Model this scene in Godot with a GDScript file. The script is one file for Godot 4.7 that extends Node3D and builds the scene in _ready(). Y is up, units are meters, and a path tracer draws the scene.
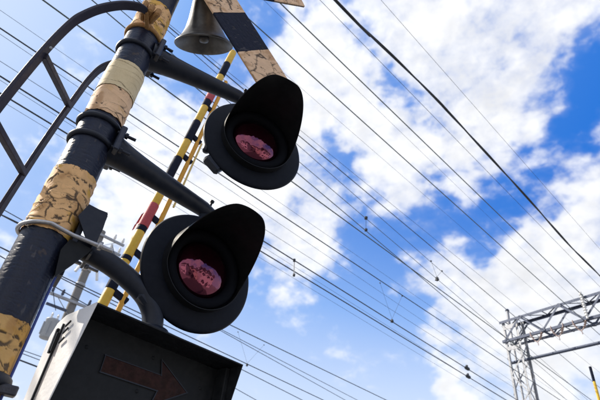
extends Node3D
# A railway crossing signal seen from below: mast, lamps, bell, crossbuck, direction box, gate arm, overhead lines.
# World: y up, metres. The camera stands at the origin, 1.6 m up, and looks along -z.

const MAST := Vector3(-0.694, 0.0, -1.169)      # foot of the signal mast
const MAST_TURN := 30.0                          # local x runs beside the railway, local z faces the road user
const SUN_AZ := 284.5
const SUN_EL := 39.0
var taken := {}
var M := {}
var crack := FastNoiseLite.new()
var grain := FastNoiseLite.new()
var fine := FastNoiseLite.new()
var flakes := FastNoiseLite.new()
var rng := RandomNumberGenerator.new()

func azv(deg: float) -> Vector3:
	var a := deg_to_rad(deg)
	return Vector3(sin(a), 0, -cos(a))

# ------------------------------------------------------------------ nodes
func numbered(called: String) -> String:
	var n: int = taken.get(called, 0)
	taken[called] = n + 1
	return called if n == 0 else "%s_%03d" % [called, n]

func tag(o: Node, label: String, category: String, group := "") -> Node:
	o.set_meta("label", label)
	o.set_meta("category", category)
	if group: o.set_meta("group", group)
	return o

func thing(called: String, label: String, category: String, at := Vector3.ZERO, turn := 0.0, group := "") -> Node3D:
	var o := Node3D.new()
	o.name = numbered(called)
	add_child(o)
	o.position = at
	o.rotation_degrees.y = turn
	tag(o, label, category, group)
	return o

func part(called: String, mesh: Mesh, mat: Material, parent: Node, at := Vector3.ZERO) -> MeshInstance3D:
	var o := MeshInstance3D.new()
	o.name = numbered(called) if parent == self else called
	o.mesh = mesh
	o.material_override = mat
	o.position = at
	parent.add_child(o, true)
	return o

# ------------------------------------------------------------------ materials
func mat(c: Color, rough := 0.6, metal := 0.0) -> StandardMaterial3D:
	var m := StandardMaterial3D.new()
	m.albedo_color = c.linear_to_srgb()
	m.roughness = rough
	m.metallic = metal
	return m

func worn(c1: Color, c2: Color, freq: float, rough: float, metal := 0.0, bump := 0.0, size := 256, scale := 1.0, smudge := false) -> StandardMaterial3D:
	# two tones in patches with a fine grain over them, on world axes
	var m := StandardMaterial3D.new()
	var n := FastNoiseLite.new()
	n.seed = int(freq * 1000.0) + 7
	n.noise_type = FastNoiseLite.TYPE_SIMPLEX_SMOOTH
	n.frequency = freq
	n.fractal_octaves = 5
	n.fractal_gain = 0.6
	var t := NoiseTexture2D.new()
	t.width = size; t.height = size; t.seamless = true; t.noise = n
	var g := Gradient.new()
	g.set_color(0, c1.linear_to_srgb()); g.set_color(1, c2.linear_to_srgb())
	t.color_ramp = g
	m.albedo_texture = t
	m.roughness = rough
	m.metallic = metal
	m.uv1_triplanar = true
	m.uv1_scale = Vector3.ONE * scale
	if smudge:
		var rt := NoiseTexture2D.new()
		rt.width = size; rt.height = size; rt.seamless = true; rt.noise = n
		var rg := Gradient.new()
		rg.set_color(0, Color.WHITE * clampf(rough * 0.72, 0, 1)); rg.set_color(1, Color.WHITE * clampf(rough * 1.45, 0, 1))
		rt.color_ramp = rg
		m.roughness = 1.0
		m.roughness_texture = rt
	if bump > 0.0:
		var b := NoiseTexture2D.new()
		b.width = size; b.height = size; b.seamless = true; b.noise = n; b.as_normal_map = true; b.bump_strength = bump
		m.normal_enabled = true
		m.normal_texture = b
	return m

func vmat(rough: float, spec := 0.5) -> StandardMaterial3D:
	var m := StandardMaterial3D.new()
	m.vertex_color_use_as_albedo = true
	m.roughness = rough
	m.metallic_specular = spec
	return m

# ------------------------------------------------------------------ shapes
func mb() -> SurfaceTool:
	var st := SurfaceTool.new()
	st.begin(Mesh.PRIMITIVE_TRIANGLES)
	return st

func tri(st: SurfaceTool, a: Vector3, b: Vector3, c: Vector3) -> void:
	st.add_vertex(a); st.add_vertex(b); st.add_vertex(c)

func quad(st: SurfaceTool, a: Vector3, b: Vector3, c: Vector3, d: Vector3) -> void:
	tri(st, a, b, c); tri(st, a, c, d)

func flat(st: SurfaceTool) -> ArrayMesh:
	st.generate_normals()
	return st.commit()

# box centred at c with half sizes h and chamfer e, turned by basis b
func box(st: SurfaceTool, c: Vector3, h: Vector3, e := 0.0, b := Basis.IDENTITY) -> void:
	st.set_smooth_group(-1)
	if e <= 0.0:
		var p := []
		for i in 8: p.append(c + b * Vector3(h.x if i & 1 else -h.x, h.y if i & 2 else -h.y, h.z if i & 4 else -h.z))
		for f in [[0, 1, 3, 2], [5, 4, 6, 7], [4, 0, 2, 6], [1, 5, 7, 3], [2, 3, 7, 6], [4, 5, 1, 0]]:
			quad(st, p[f[3]], p[f[2]], p[f[1]], p[f[0]])
		return
	var v := {}
	for i in 8:
		var s := Vector3(1 if i & 1 else -1, 1 if i & 2 else -1, 1 if i & 4 else -1)
		for ax in 3:
			var q := Vector3(s.x * (h.x - e), s.y * (h.y - e), s.z * (h.z - e))
			q[ax] = s[ax] * h[ax]
			v[i * 3 + ax] = c + b * q
	for ax in 3:
		for sg in 2:
			var ids := []
			for k in [[0, 0], [1, 0], [1, 1], [0, 1]]:
				var i: int = (sg << ax) | (k[0] << ((ax + 1) % 3)) | (k[1] << ((ax + 2) % 3))
				ids.append(i * 3 + ax)
			if sg == 1: quad(st, v[ids[3]], v[ids[2]], v[ids[1]], v[ids[0]])
			else: quad(st, v[ids[0]], v[ids[1]], v[ids[2]], v[ids[3]])
		var a1 := (ax + 1) % 3
		var a2 := (ax + 2) % 3
		for s1 in 2:
			for s2 in 2:
				var i0: int = (s1 << a1) | (s2 << a2)
				var i1: int = i0 | (1 << ax)
				var flip := s1 == s2
				var qd := [v[i0 * 3 + a1], v[i1 * 3 + a1], v[i1 * 3 + a2], v[i0 * 3 + a2]]
				if not flip: qd.reverse()
				quad(st, qd[0], qd[1], qd[2], qd[3])
	for i in 8:
		var t := [v[i * 3], v[i * 3 + 1], v[i * 3 + 2]]
		var par := ((i & 1) + ((i >> 1) & 1) + ((i >> 2) & 1)) % 2
		if par == 1: t.reverse()
		tri(st, t[2], t[1], t[0])

func box_mesh(c: Vector3, h: Vector3, e := 0.0, b := Basis.IDENTITY) -> ArrayMesh:
	var st := mb()
	box(st, c, h, e, b)
	return flat(st)

func bar_basis(d: Vector3, hint := Vector3.UP) -> Basis:
	var y := d.normalized()
	var x := hint.cross(y)
	if x.length() < 0.01: x = Vector3.RIGHT.cross(y)
	x = x.normalized()
	return Basis(x, y, x.cross(y))

# straight bar of rectangular section from a to b
func bar(st: SurfaceTool, a: Vector3, b: Vector3, wx: float, wz: float, e := 0.0, hint := Vector3.UP) -> void:
	box(st, (a + b) * 0.5, Vector3(wx, a.distance_to(b) * 0.5, wz), e, bar_basis(b - a, hint))

# round tube along points, radius r (float or array), with domed-off flat caps
func tube(st: SurfaceTool, pts: Array, r, seg := 12, caps := true) -> void:
	var n := pts.size()
	var t0: Vector3 = (pts[1] - pts[0]).normalized()
	var x := t0.cross(Vector3.UP)
	if x.length() < 0.05: x = t0.cross(Vector3.RIGHT)
	x = x.normalized()
	var rings := []
	for i in n:
		var t: Vector3 = (pts[min(i + 1, n - 1)] - pts[max(i - 1, 0)]).normalized()
		x = (x - t * x.dot(t)).normalized()
		var y := t.cross(x)
		var rr: float = r[i] if r is Array else r
		var ring := PackedVector3Array()
		for k in seg:
			var a := TAU * k / seg
			ring.append(pts[i] + (x * cos(a) + y * sin(a)) * rr)
		rings.append(ring)
	st.set_smooth_group(0)
	for i in n - 1:
		for k in seg:
			var k2 := (k + 1) % seg
			quad(st, rings[i][k], rings[i][k2], rings[i + 1][k2], rings[i + 1][k])
	if caps:
		st.set_smooth_group(-1)
		for k in seg:
			var k2 := (k + 1) % seg
			tri(st, pts[0], rings[0][k2], rings[0][k])
			tri(st, pts[n - 1], rings[n - 1][k], rings[n - 1][k2])

func tube_mesh(pts: Array, r, seg := 12) -> ArrayMesh:
	var st := mb()
	tube(st, pts, r, seg)
	return flat(st)

# lathe round basis y axis: profile of [radius, height]; sharp joins between rows listed twice
func lathe(st: SurfaceTool, prof: Array, seg: int, at := Vector3.ZERO, b := Basis.IDENTITY, sg := 0) -> void:
	st.set_smooth_group(sg)
	for i in prof.size() - 1:
		for k in seg:
			var a0 := TAU * k / seg
			var a1 := TAU * (k + 1) / seg
			var p0: Array = prof[i]
			var p1: Array = prof[i + 1]
			var q := []
			for e in [[p0, a0], [p0, a1], [p1, a1], [p1, a0]]:
				q.append(at + b * Vector3(cos(e[1]) * e[0][0], e[0][1], sin(e[1]) * e[0][0]))
			if p0[0] > 1e-6: tri(st, q[0], q[1], q[2])
			if p1[0] > 1e-6: tri(st, q[0], q[2], q[3])

func lathe_mesh(prof: Array, seg := 32, at := Vector3.ZERO, b := Basis.IDENTITY) -> ArrayMesh:
	var st := mb()
	lathe(st, prof, seg, at, b)
	return flat(st)

func ring_mesh(at: Vector3, R: float, rx: float, ry: float, b := Basis.IDENTITY, seg := 64) -> ArrayMesh:
	var prof := []
	for k in 11:
		var a := TAU * k / 10.0
		prof.append([R + rx * cos(a), ry * sin(a)])
	return lathe_mesh(prof, seg, at, b)

# polygon in the local xy plane, extruded from z0 to z1 with a small chamfer
func plate(st: SurfaceTool, poly: PackedVector2Array, z0: float, z1: float, b := Basis.IDENTITY, at := Vector3.ZERO) -> void:
	st.set_smooth_group(-1)
	if not Geometry2D.is_polygon_clockwise(poly): poly.reverse()
	var idx := Geometry2D.triangulate_polygon(poly)
	for i in range(0, idx.size(), 3):
		var q := [poly[idx[i]], poly[idx[i + 1]], poly[idx[i + 2]]]
		tri(st, at + b * Vector3(q[0].x, q[0].y, z1), at + b * Vector3(q[1].x, q[1].y, z1), at + b * Vector3(q[2].x, q[2].y, z1))
		tri(st, at + b * Vector3(q[2].x, q[2].y, z0), at + b * Vector3(q[1].x, q[1].y, z0), at + b * Vector3(q[0].x, q[0].y, z0))
	for i in poly.size():
		var p := poly[i]
		var q := poly[(i + 1) % poly.size()]
		quad(st, at + b * Vector3(p.x, p.y, z0), at + b * Vector3(q.x, q.y, z0), at + b * Vector3(q.x, q.y, z1), at + b * Vector3(p.x, p.y, z1))

func plate_mesh(pts: Array, z0: float, z1: float, b := Basis.IDENTITY, at := Vector3.ZERO) -> ArrayMesh:
	var st := mb()
	plate(st, PackedVector2Array(pts), z0, z1, b, at)
	return flat(st)

# hexagon-headed bolt along d from a: shank and nut
func bolt_mesh(a: Vector3, d: Vector3, length: float, r: float, nut_at := 0.3) -> ArrayMesh:
	var st := mb()
	var dn := d.normalized()
	tube(st, [a, a + dn * length], r, 10)
	st.set_smooth_group(-1)
	var c := a + dn * length * nut_at
	var b := bar_basis(dn)
	lathe(st, [[0, -r * 0.9], [r * 1.9, -r * 0.9], [r * 1.9, r * 0.9], [0, r * 0.9]], 6, c, b, -1)
	return flat(st)

# ------------------------------------------------------------------ paint that flakes
# returns [colour (linear), relief in metres] at point p (metres, local) for one kind of paint
func paint(kind: String, p: Vector3, flatwise := 2.1) -> Array:
	var w := Vector3(grain.get_noise_3d(p.x * 9, p.y * 9, p.z * 9), grain.get_noise_3d(p.y * 9 + 40, p.z * 9, p.x * 9), grain.get_noise_3d(p.z * 9, p.x * 9 + 80, p.y * 9)) * 0.02
	var q := p + w
	var g := fine.get_noise_3d(p.x * 260, p.y * 260, p.z * 260)
	var g2 := grain.get_noise_3d(p.x * 22, p.y * 22, p.z * 22)
	if kind == "black":
		var fold := absf(grain.get_noise_3d(p.x * 7, p.y * 62, p.z * 7))
		var fold2 := absf(grain.get_noise_3d(p.x * 20 + 9, p.y * 95, p.z * 20))
		var h := -0.0010 * pow(maxf(0.0, 1.0 - fold * 7.0), 2.0) + 0.0004 * g2 - 0.0004 * pow(maxf(0.0, 1.0 - fold2 * 9.0), 2.0)
		var c := Color(0.013, 0.017, 0.034)
		var scuff := grain.get_noise_3d(p.x * 48 + 30, p.y * 14, p.z * 48)
		if scuff > 0.5: c = c.lerp(Color(0.13, 0.12, 0.12), clampf((scuff - 0.5) * 4.0, 0, 0.35))
		if g2 > 0.45: c = c.lerp(Color(0.06, 0.045, 0.035), clampf((g2 - 0.45) * 5.0, 0, 0.7))
		return [c * (1.0 + 0.25 * g), h + 0.00012 * g]
	if kind == "tape":
		var s := p.y * 38.0 + 0.3 * sin(atan2(p.z, p.x) + 0.7) + 1.1 * grain.get_noise_3d(p.x * 5, p.y * 9, p.z * 5)
		var fr := s - floorf(s)
		var which := grain.get_noise_3d(floorf(s) * 7.3, p.x * 6.0, p.z * 6.0)
		var c := Color(0.72, 0.60, 0.37).lerp(Color(0.62, 0.49, 0.28), 0.5 + 0.5 * g2)
		var seam := clampf((fr - 0.90) * 14.0, 0, 1) * smoothstep(-0.25, 0.25, which)
		c = c.lerp(Color(0.16, 0.11, 0.06), seam * 0.85)
		return [c * (1.0 + 0.08 * g), 0.0022 + 0.0010 * (1.0 - fr) * smoothstep(-0.4, 0.2, which) - 0.0010 * seam + 0.0006 * g2]
	# cracked top coat over older ochre paint over bare dark metal: flakes stand at uneven heights and lift at one edge
	var qs := Vector3(q.x * 13.0, q.y * 13.0 * flatwise, q.z * 13.0)
	var d1 := crack.get_noise_3d(qs.x, qs.y, qs.z) + 1.0
	var flake := flakes.get_noise_3d(qs.x, qs.y, qs.z)
	var d2 := crack.get_noise_3d(q.x * 31 + 5, q.y * 31 * flatwise * 0.8, q.z * 31) + 1.0
	var lift := grain.get_noise_3d(q.x * 11 + 3, q.y * 11, q.z * 11)
	var top := Color(0.74, 0.445, 0.20)
	var under := Color(0.60, 0.345, 0.05)
	var lost := 0.40
	if kind == "board": top = Color(0.74, 0.505, 0.32); under = Color(0.62, 0.43, 0.26); lost = 0.47
	elif kind == "peach": top = Color(0.76, 0.505, 0.30); lost = 0.50
	elif kind == "ochre": top = Color(0.56, 0.34, 0.12); under = Color(0.52, 0.29, 0.06); lost = 0.36
	var c2 := top.lerp(under, smoothstep(0.10, 0.36, lift + g2 * 0.3 + flake * 0.12) * (0.25 if kind == "board" or kind == "peach" else 0.9))
	c2 = c2 * (1.0 + 0.06 * g + 0.10 * g2 + 0.07 * flake)
	# rust bleeding through from the steel
	var rust := smoothstep(0.16, 0.5, grain.get_noise_3d(p.x * 14 + 50, p.y * 6, p.z * 14) + 0.25 * g2 + 0.08 * g)
	c2 = c2.lerp(Color(0.36, 0.17, 0.05), rust * 0.55)
	# cracks gape in some places and stay hairlines in others
	var open1 := smoothstep(-0.20, 0.25, grain.get_noise_3d(p.x * 8 + 21, p.y * 8, p.z * 8))
	var open2 := smoothstep(0.10, 0.36, grain.get_noise_3d(p.x * 12 + 70, p.y * 12, p.z * 12))
	var wid := 0.006 + 0.030 * open1 * open1
	var k1 := (1.0 - smoothstep(wid, wid + 0.028, d1)) * (0.15 + 0.85 * open1)
	var k2 := (1.0 - smoothstep(0.012, 0.05, d2)) * open2
	var hole := smoothstep(lost, lost + 0.03, grain.get_noise_3d(q.x * 27 + 11, q.y * 27 * 1.4, q.z * 27) * (1.25 - d1 * 0.6) + 0.10 * g)
	var dark := clampf(maxf(maxf(k1, k2 * 0.7), hole), 0, 1)
	var curl := smoothstep(0.30, 0.05, d1) * open1
	var h2 := 0.0017 * curl + 0.0005 * g2 + (0.0013 * flake + 0.0013) * (0.35 + 0.65 * open1)
	c2 = c2.lerp(Color(0.050, 0.032, 0.020), dark * 0.92)
	return [c2, h2 - 0.0016 * dark]

# a painted length of round pole
func paint_band(y0: float, y1: float, r: float, kind: String, step := 0.003, seg := 150) -> ArrayMesh:
	var rows := maxi(2, int(ceil((y1 - y0) / step)))
	var st := mb()
	st.set_smooth_group(0)
	for i in rows + 1:
		var y := y0 + (y1 - y0) * i / rows
		for k in seg:
			var a := TAU * k / seg
			var p := Vector3(cos(a) * r, y, sin(a) * r)
			var c: Array = paint(kind, p)
			# ragged ends of the coat
			var rr: float = r + c[1] + (0.0012 if kind != "black" else 0.0)
			st.set_color(c[0])
			var ye := y
			if i == 0 or i == rows: ye += 0.004 * grain.get_noise_3d(cos(a) * 3.0, y * 3.0, sin(a) * 3.0)
			st.add_vertex(Vector3(cos(a) * rr, ye, sin(a) * rr))
	for i in rows:
		for k in seg:
			var k2 := (k + 1) % seg
			var a0 := i * seg + k
			var a1 := i * seg + k2
			var b0 := a0 + seg
			var b1 := a1 + seg
			for v in [a0, a1, b1, a0, b1, b0]: st.add_index(v)
	st.generate_normals()
	return st.commit()

# a painted flat board, length along x, width along y, thickness z, colour stripes by x
func paint_stripe(x0: float, x1: float, hw: float, th: float, kind: String, seed_at: Vector3) -> ArrayMesh:
	var nx := int(ceil((x1 - x0) / 0.004))
	var ny := int(ceil(hw * 2.0 / 0.004))
	var st := mb()
	for side in [1, -1]:
		st.set_smooth_group(0)
		for i in nx:
			for j in ny:
				var v := []
				for e in [[i, j], [i + 1, j], [i + 1, j + 1], [i, j + 1]]:
					var x: float = x0 + (x1 - x0) * e[0] / nx
					var y: float = -hw + 2.0 * hw * e[1] / ny
					var edge := 1.0 if (e[1] == 0 or e[1] == ny) else 0.0
					var c: Array = paint(kind, Vector3(x, y, 0.0) + seed_at, 1.0)
					v.append([Vector3(x, y * (1.0 - 0.006 * edge), (th + c[1] * (1.0 - edge) - 0.001 * edge) * side), c[0]])
				var o := [0, 3, 2, 0, 2, 1] if side == 1 else [0, 1, 2, 0, 2, 3]
				for n in o:
					st.set_color(v[n][1])
					st.add_vertex(v[n][0])
	st.set_smooth_group(-1)
	var ec: Color = paint(kind, Vector3(x0, hw, 0) + seed_at)[0]
	st.set_color(ec)
	for sy in [-1, 1]:
		var yy: float = hw * 0.994 * sy
		quad(st, Vector3(x0, yy, -th + 0.001), Vector3(x1, yy, -th + 0.001), Vector3(x1, yy, th - 0.001), Vector3(x0, yy, th - 0.001))
	for xx in [x0, x1]:
		quad(st, Vector3(xx, -hw * 0.994, -th), Vector3(xx, hw * 0.994, -th), Vector3(xx, hw * 0.994, th), Vector3(xx, -hw * 0.994, th))
	st.generate_normals()
	return st.commit()

# ------------------------------------------------------------------ sky: air and clouds
# cloud banks: azimuth, elevation, radius (degrees), weight
const BANKS := [
	[30.0, 51.8, 8.7, 1.00], [20.5, 57.0, 7.3, 1.00], [39.3, 51.1, 4.3, 0.90], [45.6, 52.7, 4.0, 0.75], [31.0, 45.4, 6.3, 1.00], [18.6, 44.3, 5.7, 0.90], [6.9, 49.4, 5.2, 0.95], [-1.4, 54.6, 5.6, 0.95], [9.7, 41.2, 4.7, 0.85],
	[18.0, 39.1, 4.0, 0.75], [26.5, 42.3, 4.9, 0.90], [13.0, 47.0, 4.0, 0.80], [7.9, 46.5, 4.1, 0.80], [3.9, 52.1, 4.6, 0.90], [-7.7, 37.4, 9.5, 1.00], [3.3, 34.3, 3.6, 0.65], [-0.8, 32.2, 4.2, 0.70], [-27.3, 43.4, 4.3, 0.60],
	[-25.0, 33.2, 6.0, 0.80], [-17.9, 40.2, 6.9, 0.90], [-4.1, 46.3, 5.3, 0.95], [1.8, 28.2, 3.1, 0.60], [4.4, 38.6, 2.6, 0.60], [-20.5, 28.5, 4.4, 0.70], [-23.0, 41.2, 4.5, 0.70], [35.4, 30.7, 5.3, 1.00], [39.8, 35.6, 3.8, 1.00],
	[30.3, 28.3, 5.1, 1.00], [27.2, 24.3, 5.1, 1.00], [22.7, 28.4, 3.8, 0.75], [31.4, 21.9, 5.7, 1.00], [22.4, 22.5, 3.7, 0.80], [36.0, 24.4, 4.6, 1.00], [17.8, 29.8, 3.2, 0.60], [28.8, 16.7, 4.2, 1.00], [20.6, 16.3, 2.0, 0.60],
	[19.3, 25.8, 2.4, 0.50], [14.1, 35.8, 2.1, 0.40], [19.1, 35.6, 2.3, 0.45], [10.8, 19.2, 1.4, 0.60], [13.7, 19.5, 1.4, 0.60], [8.2, 18.7, 1.1, 0.45], [19.9, 15.5, 2.0, 0.60], [-26.8, 10.4, 1.9, 0.70], [-2.0, 56.8, 2.2, 0.50],
	[-32.8, 37.6, 4.6, 0.30], [-28.7, 24.9, 5.0, 0.35], [36.1, 38.9, 0.9, 0.45], [43.7, 45.8, 0.7, 0.30]]
const GAPS := [
	[43.8, 44.7, 2.9, 0.95], [39.5, 41.7, 2.9, 0.95], [33.9, 39.2, 2.4, 0.85], [28.4, 35.7, 2.8, 0.90], [24.1, 33.2, 2.6, 0.85], [21.9, 36.5, 2.5, 0.60], [14.0, 32.2, 2.6, 0.75], [6.4, 43.5, 2.6, 0.85], [10.8, 54.1, 1.1, 0.70],
	[15.4, 51.2, 1.6, 0.80], [6.1, 59.4, 1.3, 0.80], [8.8, 56.6, 1.3, 0.60], [18.8, 46.6, 1.1, 0.50], [19.2, 34.0, 2.3, 0.50], [47.1, 47.2, 1.4, 0.50], [1.9, 21.3, 6.2, 0.90], [9.3, 22.4, 4.5, 0.70], [-39.2, 43.0, 6.7, 0.80],
	[-11.9, 56.5, 1.7, 0.70], [7.5, 38.7, 1.9, 0.70], [21.0, 40.1, 1.6, 0.35], [26.4, 17.2, 1.5, 0.50], [22.7, 16.8, 1.4, 0.50], [15.5, 22.6, 2.8, 0.70], [34.1, 34.7, 1.2, 0.50], [31.9, 30.2, 0.6, 0.30], [9.1, 33.4, 2.4, 0.50],
	[-9.0, 25.1, 4.6, 0.50], [7.0, 48.2, 0.9, 0.40], [9.6, 51.1, 1.0, 0.50]]

func make_sky() -> Image:
	var sun := azv(SUN_AZ) * cos(deg_to_rad(SUN_EL)) + Vector3.UP * sin(deg_to_rad(SUN_EL))
	var W := 4096
	var H := 1024                                  # upper half only
	# coverage of the sky on a coarse grid
	var banks := BANKS.duplicate()
	for i in 90:
		var a := rng.randf_range(52, 308)
		banks.append([a, rng.randf_range(6, 75), rng.randf_range(4, 11), rng.randf_range(0.45, 1.0)])
	var gw := 720
	var gh := 184
	var grid := PackedFloat32Array()
	grid.resize(gw * gh)
	var bd := []
	for b in banks:
		var d := azv(b[0]) * cos(deg_to_rad(b[1])) + Vector3.UP * sin(deg_to_rad(b[1]))
		bd.append([d, deg_to_rad(b[2]), b[3]])
	var gd := []
	for b in GAPS:
		gd.append([azv(b[0]) * cos(deg_to_rad(b[1])) + Vector3.UP * sin(deg_to_rad(b[1])), deg_to_rad(b[2]), b[3]])
	for j in gh:
		var el := deg_to_rad(90.0 - j * 0.5)
		for i in gw:
			var d := azv(i * 0.5) * cos(el) + Vector3.UP * sin(el)
			var keep := 1.0
			for b in bd:
				var dd: float = 2.0 - 2.0 * d.dot(b[0])
				var rr: float = b[1] * b[1]
				if dd < rr * 5.0: keep *= 1.0 - b[2] * exp(-dd / rr * 0.9)
			var cov := 1.0 - keep
			for b in gd:
				var dd: float = 2.0 - 2.0 * d.dot(b[0])
				var rr: float = b[1] * b[1]
				if dd < rr * 5.0: cov *= 1.0 - b[2] * 0.85 * exp(-dd / rr * 0.8)
			grid[j * gw + i] = cov
	var n1 := FastNoiseLite.new()
	n1.seed = 11; n1.noise_type = FastNoiseLite.TYPE_SIMPLEX_SMOOTH; n1.frequency = 1.0; n1.fractal_octaves = 6; n1.fractal_gain = 0.55
	var n2 := FastNoiseLite.new()
	n2.seed = 29; n2.noise_type = FastNoiseLite.TYPE_SIMPLEX_SMOOTH; n2.frequency = 1.0; n2.fractal_octaves = 4
	var data := PackedFloat32Array()
	data.resize(W * 2048 * 3)
	var deep := Vector3(0.022, 0.160, 0.60)
	var mid := Vector3(0.225, 0.40, 0.785)
	var pale := Vector3(0.585, 0.69, 0.875)
	for j in range(0, H + 8):
		var elev := 90.0 - (j + 0.5) * 180.0 / 2048.0
		var rowfine := elev > 6.0 and elev < 74.0
		var el := deg_to_rad(elev)
		var ce := cos(el)
		var se := sin(el)
		var haze := smoothstep(38.0, 9.0, elev)
		var i := 0
		while i < W:
			var azd := (i + 0.5) * 360.0 / W
			var fineaz := azd < 56.0 or azd > 304.0
			var step := 1 if (rowfine and fineaz) else 4
			if step == 4 and j % 4 != 0:
				# copy the row above in this stretch
				var stop := W
				if fineaz == false: stop = 3459
				elif azd < 56.0: stop = 638
				stop = mini(maxi(stop, i + 1), W)
				for k in range(i * 3, stop * 3): data[j * W * 3 + k] = data[(j - 1) * W * 3 + k]
				i = stop
				continue
			var d := Vector3(sin(deg_to_rad(azd)) * ce, se, -cos(deg_to_rad(azd)) * ce)
			# the banks are torn by slow swirls, so none keeps a round outline
			var lp := Vector3(d.x, d.y * 1.5, d.z) * 5.2
			var wx := n2.get_noise_3d(lp.x * 1.7 + 31.0, lp.y * 1.7, lp.z * 1.7)
			var wy := n2.get_noise_3d(lp.x * 1.7, lp.y * 1.7 + 57.0, lp.z * 1.7)
			var gx := fposmod(azd + wx * 4.5, 360.0) * 2.0
			var gy := clampf(90.0 - elev + wy * 4.5, 0.0, 90.9) * 2.0
			var gj := int(gy)
			var fy := gy - gj
			var gi := int(gx) % gw
			var fx := gx - floorf(gx)
			var g0 := gj * gw
			var g1 := (gj + 1) * gw
			var gi2 := (gi + 1) % gw
			var cover := lerpf(lerpf(grid[g0 + gi], grid[g0 + gi2], fx), lerpf(grid[g1 + gi], grid[g1 + gi2], fx), fy)
			var f := n1.get_noise_3d(lp.x + wx * 0.25, lp.y + wy * 0.25, lp.z)
			var hf := n1.get_noise_3d(lp.x * 3.1 + 9.0, lp.y * 3.1, lp.z * 3.1)
			var uf := n1.get_noise_3d(lp.x * 9.0 + 3.0, lp.y * 9.0, lp.z * 9.0)
			var dens := cover * 0.90 + f * 0.52 + hf * 0.24 + uf * 0.10
			var al := 0.70 * smoothstep(0.15, 0.70, dens) + 0.30 * smoothstep(0.45, 1.0, dens)
			al = maxf(al, 0.20 * smoothstep(0.05, 0.7, cover + f * 0.4 + hf * 0.2))
			var cs := d.dot(sun)
			var m := 1.0 - (1.0 - haze) * (1.0 - smoothstep(0.68, 1.0, cs)) * (1.0 - 0.22 * smoothstep(0.1, 0.55, cs))
			var sky := deep.lerp(mid, m * 2.0) if m < 0.5 else mid.lerp(pale, m * 2.0 - 1.0)
			if al > 0.0:
				var sh := n2.get_noise_3d(lp.x * 1.6 + 7.0, lp.y * 1.6 + 0.25, lp.z * 1.6)
				var lum := 0.865 + 0.09 * f + 0.10 * hf - 0.17 * maxf(0.0, sh + 0.1) * smoothstep(0.5, 1.0, dens) + 0.12 * smoothstep(0.45, 0.95, cs)
				sky = sky.lerp(Vector3(0.955, 0.967, 1.0) * lum, al)
			sky *= 0.885
			var o := (j * W + i) * 3
			for k in mini(step, W - i):
				data[o] = sky.x; data[o + 1] = sky.y; data[o + 2] = sky.z
				o += 3
			i += step
	return Image.create_from_data(W, 2048, false, Image.FORMAT_RGBF, data.to_byte_array())

# ------------------------------------------------------------------ the scene
func _ready() -> void:
	rng.seed = 4711
	crack.noise_type = FastNoiseLite.TYPE_CELLULAR; crack.seed = 5; crack.frequency = 1.0; crack.fractal_type = FastNoiseLite.FRACTAL_NONE
	crack.cellular_return_type = FastNoiseLite.RETURN_DISTANCE2_SUB; crack.cellular_distance_function = FastNoiseLite.DISTANCE_EUCLIDEAN
	flakes = crack.duplicate()
	flakes.cellular_return_type = FastNoiseLite.RETURN_CELL_VALUE
	grain.noise_type = FastNoiseLite.TYPE_SIMPLEX_SMOOTH; grain.seed = 3; grain.frequency = 1.0; grain.fractal_octaves = 3
	fine.noise_type = FastNoiseLite.TYPE_SIMPLEX; fine.seed = 8; fine.frequency = 1.0; fine.fractal_type = FastNoiseLite.FRACTAL_NONE
	# camera
	var cam := Camera3D.new()
	cam.name = "camera"
	cam.position = Vector3(0, 1.6, 0)
	cam.rotation_degrees = Vector3(37.1, 0, 6.57)
	cam.fov = 45.67
	cam.near = 0.05
	cam.far = 4000.0
	var att := CameraAttributesPhysical.new()
	att.frustum_focal_length = 28.5
	att.frustum_focus_distance = 1.75
	att.frustum_near = 0.05
	att.frustum_far = 4000.0
	att.exposure_aperture = 7.0
	cam.attributes = att
	cam.fov = 45.67
	add_child(cam)
	cam.current = true
	# sky and exposure
	var env := Environment.new()
	env.background_mode = Environment.BG_SKY
	var pan := PanoramaSkyMaterial.new()
	pan.panorama = ImageTexture.create_from_image(make_sky())
	var sky := Sky.new()
	sky.sky_material = pan
	env.sky = sky
	env.tonemap_mode = Environment.TONE_MAPPER_LINEAR
	env.tonemap_exposure = 1.35
	env.sdfgi_enabled = true; env.ssao_enabled = true; env.ssil_enabled = true
	var we := WorldEnvironment.new()
	we.name = "world_environment"
	we.environment = env
	add_child(we)
	# sun, on the left and a little in front of the camera
	var sun := DirectionalLight3D.new()
	sun.name = "sun"
	sun.light_energy = 1.6
	sun.light_color = Color(1.0, 0.96, 0.90)
	sun.light_angular_distance = 0.5
	sun.shadow_enabled = true
	sun.rotation_degrees = Vector3(-SUN_EL, -SUN_AZ + 180.0, 0)
	add_child(sun)
	make_materials()
	setting()
	mast()
	ladder()
	flashing_light("upper")
	flashing_light("lower")
	bell()
	crossbuck()
	direction_box()
	gate_arm()
	far_gate()
	gantry()
	utility_pole()
	wires()
	houses()

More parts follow.
